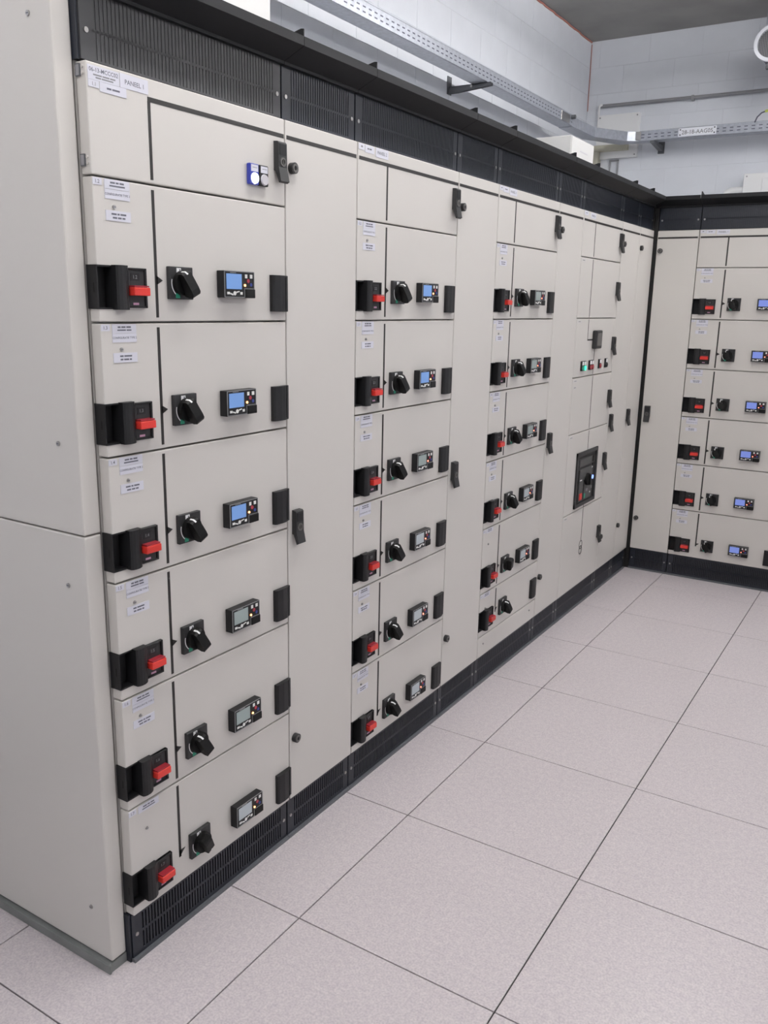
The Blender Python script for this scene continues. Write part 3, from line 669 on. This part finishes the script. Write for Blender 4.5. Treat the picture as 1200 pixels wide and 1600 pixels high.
one('wall_plate', lambda b: b.box(-0.025, 0.025, -0.006, 0.0, -0.02, 0.09, 'rail_grey', 0.001), BK2)
one('arm', lambda b: b.prism([(-0.006, 0.0), (-0.006, 0.038), (-0.275, 0.038), (-0.275, 0.022), (-0.06, 0.0)], -0.015, 0.015, 'rail_grey', 'x'), BK2)
# number plate on the tray
SG = empty('sign_plate', (-0.045-0.14, YT-0.004, 2.948), 0); tag(SG, 'white number plate with dark lettering on the back wall tray', 'sign')
def sign(b):
    b.box(-0.138, 0.138, -0.003, 0.0, 0.004, 0.063, 'plate_white', 0.001)
def sign_txt(b):
    b.text('28-18-AAG05', 0.0, -0.0034, 0.0335, 0.040, 'grey_print')
    for x in (-0.124, 0.124):
        for z in (0.016, 0.052): b.cyl((x, -0.006, z), 0.0055, 0.004, 'rail_grey', 'y', 10)
one('plate', sign, SG); one('lettering', sign_txt, SG, label='grey lettering and rivets')
# earth wire over the tray
def wire(b):
    P = [Vector((0.222, YT-0.05, 3.000)), Vector((0.236, YT-0.05, 3.035)), Vector((0.262, YT-0.05, 3.060)), Vector((0.285, YT-0.05, 3.068))]
    b.tube(P, 0.005, 'wire_grey', 8); b.tube([P[-1], (0.33, YT-0.05, 3.078), (0.42, YT-0.05, 3.06), (0.52, YT-0.04, 2.99)], 0.0095, 'wire_yellow', 8)
tag(one('earth_wire', wire), 'yellow-green earth wire arching over the back wall tray', 'wire')
# conduit along the back wall
def conduit(b):
    b.tube([(-1.03, YB-0.030, 3.277), (1.6, YB-0.030, 3.262)], 0.0125, 'pipe_grey', 12)
cd = one('conduit', conduit); tag(cd, 'thin grey conduit pipe running along the back wall', 'pipe')
def conduit_drop(b): b.tube([(-1.035, YB-0.044, 3.05), (-1.035, YB-0.044, 3.27), (-1.028, YB-0.040, 3.282), (-1.01, YB-0.034, 3.284)], 0.011, 'pipe_white', 12)
one('drop_pipe', conduit_drop, cd)
for x in (-0.3, 0.6): one('pipe_clip', lambda b: b.box(x-0.01, x+0.01, YB-0.044, YB-0.001, 3.250, 3.288, 'pipe_grey', 0.002), cd)
# white plate, trunking, frame on the back wall
wp = empty('wall_panel', (-1.045, YB, 2.872), 0); tag(wp, 'flat white square panel on the back wall in the corner', 'panel')
one('sheet', lambda b: b.box(0, 0.345, -0.03, 0, 0, 0.335, 'white_box', 0.002), wp)
for (x, z) in ((0.02, 0.315), (0.325, 0.315), (0.325, 0.02)): one('panel_screw', lambda b: b.cyl((x, -0.033, z), 0.006, 0.004, 'pipe_grey', 'y', 8), wp)
def trunk(b):
    b.box(-1.05, -0.77, YB-0.075, YB-0.03, 2.925, 2.972, 'cream_trunk', 0.003); b.box(-1.05, -1.005, YB-0.075, YB-0.0005, 2.55, 2.925, 'cream_trunk', 0.003)
tag(one('cable_trunking', trunk), 'cream cable trunking bending down in front of the white panel', 'trunking')
def frame(b):
    x0, x1, z0, z1, y0, y1 = -0.925, -0.852, 2.74, 2.862, YB-0.02, YB
    b.box(x0, x0+0.008, y0, y1, z0, z1, 'pipe_grey'); b.box(x1-0.008, x1, y0, y1, z0, z1, 'pipe_grey'); b.box(x0, x1, y0, y1, z1-0.008, z1, 'pipe_grey'); b.box(x0, x1, y0, y1, z0, z0+0.008, 'pipe_grey')
tag(one('wall_frame', frame), 'small grey rectangular wire frame on the back wall below the white panel', 'frame')
# white box and pipe at the right above the hood
eb = empty('wall_box', (0.148, YB, 2.36), 0); tag(eb, 'white wall box above the right-hand cabinets at the photo edge', 'box')
one('housing', lambda b: b.box(0, 0.42, -0.10, 0, 0, 0.325, 'white_box', 0.004), eb)
one('cover', lambda b: b.box(0.135, 0.40, -0.106, -0.099, 0.02, 0.285, 'white_box', 0.003), eb)
one('cover_screw', lambda b: b.cyl((0.022, -0.103, 0.305), 0.005, 0.004, 'pipe_grey', 'y', 8), eb)
def wpipe(b): b.tube([(0.148, YB-0.05, 2.575), (0.06, YB-0.05, 2.572), (0.03, YB-0.05, 2.560), (0.012, YB-0.05, 2.53), (0.008, YB-0.05, 2.36)], 0.026, 'pipe_white', 14)
tag(one('waste_pipe', wpipe), 'white plastic pipe elbow beside the white wall box', 'pipe')
# round ventilation duct end
vd = empty('ventilation_duct', (0.350, 5.0, 3.410), 0); tag(vd, 'round ventilation duct end with white rim and mesh grille at right edge', 'duct')
one('rim', lambda b: b.ring((0, -0.012, 0), 0.091, 0.113, 0.030, 'plate_white', 40), vd, label='white rim')
def duct(b):
    b.ring((0, 0.018, 0), 0.090, 0.098, 0.69, 'duct_blue', 40)
one('duct_body', duct, vd)
def grille(b):
    b.cyl((0, 0.030, 0), 0.090, 0.002, 'rail_grey', 'y', 32)
    for i in range(-8, 9):
        x = i*0.0105; h = math.sqrt(max(0.0, 0.090**2 - x*x)); b.box(x-0.0022, x+0.0022, 0.004, 0.008, -h, h, 'grille_silver')
    for i in range(-8, 9):
        z = i*0.0105; h = math.sqrt(max(0.0, 0.090**2 - z*z)); b.box(-h, h, 0.0075, 0.0095, z-0.001, z+0.001, 'mesh_grey')
one('mesh_grille', grille, vd)
def hang(b):
    b.box(-0.03, 0.03, 0.03, 0.06, -0.150, -0.096, 'rail_grey', 0.003); b.box(-0.105, 0.105, 0.30, 0.33, 0.10, 0.36, 'galvanised')
one('support', hang, vd)
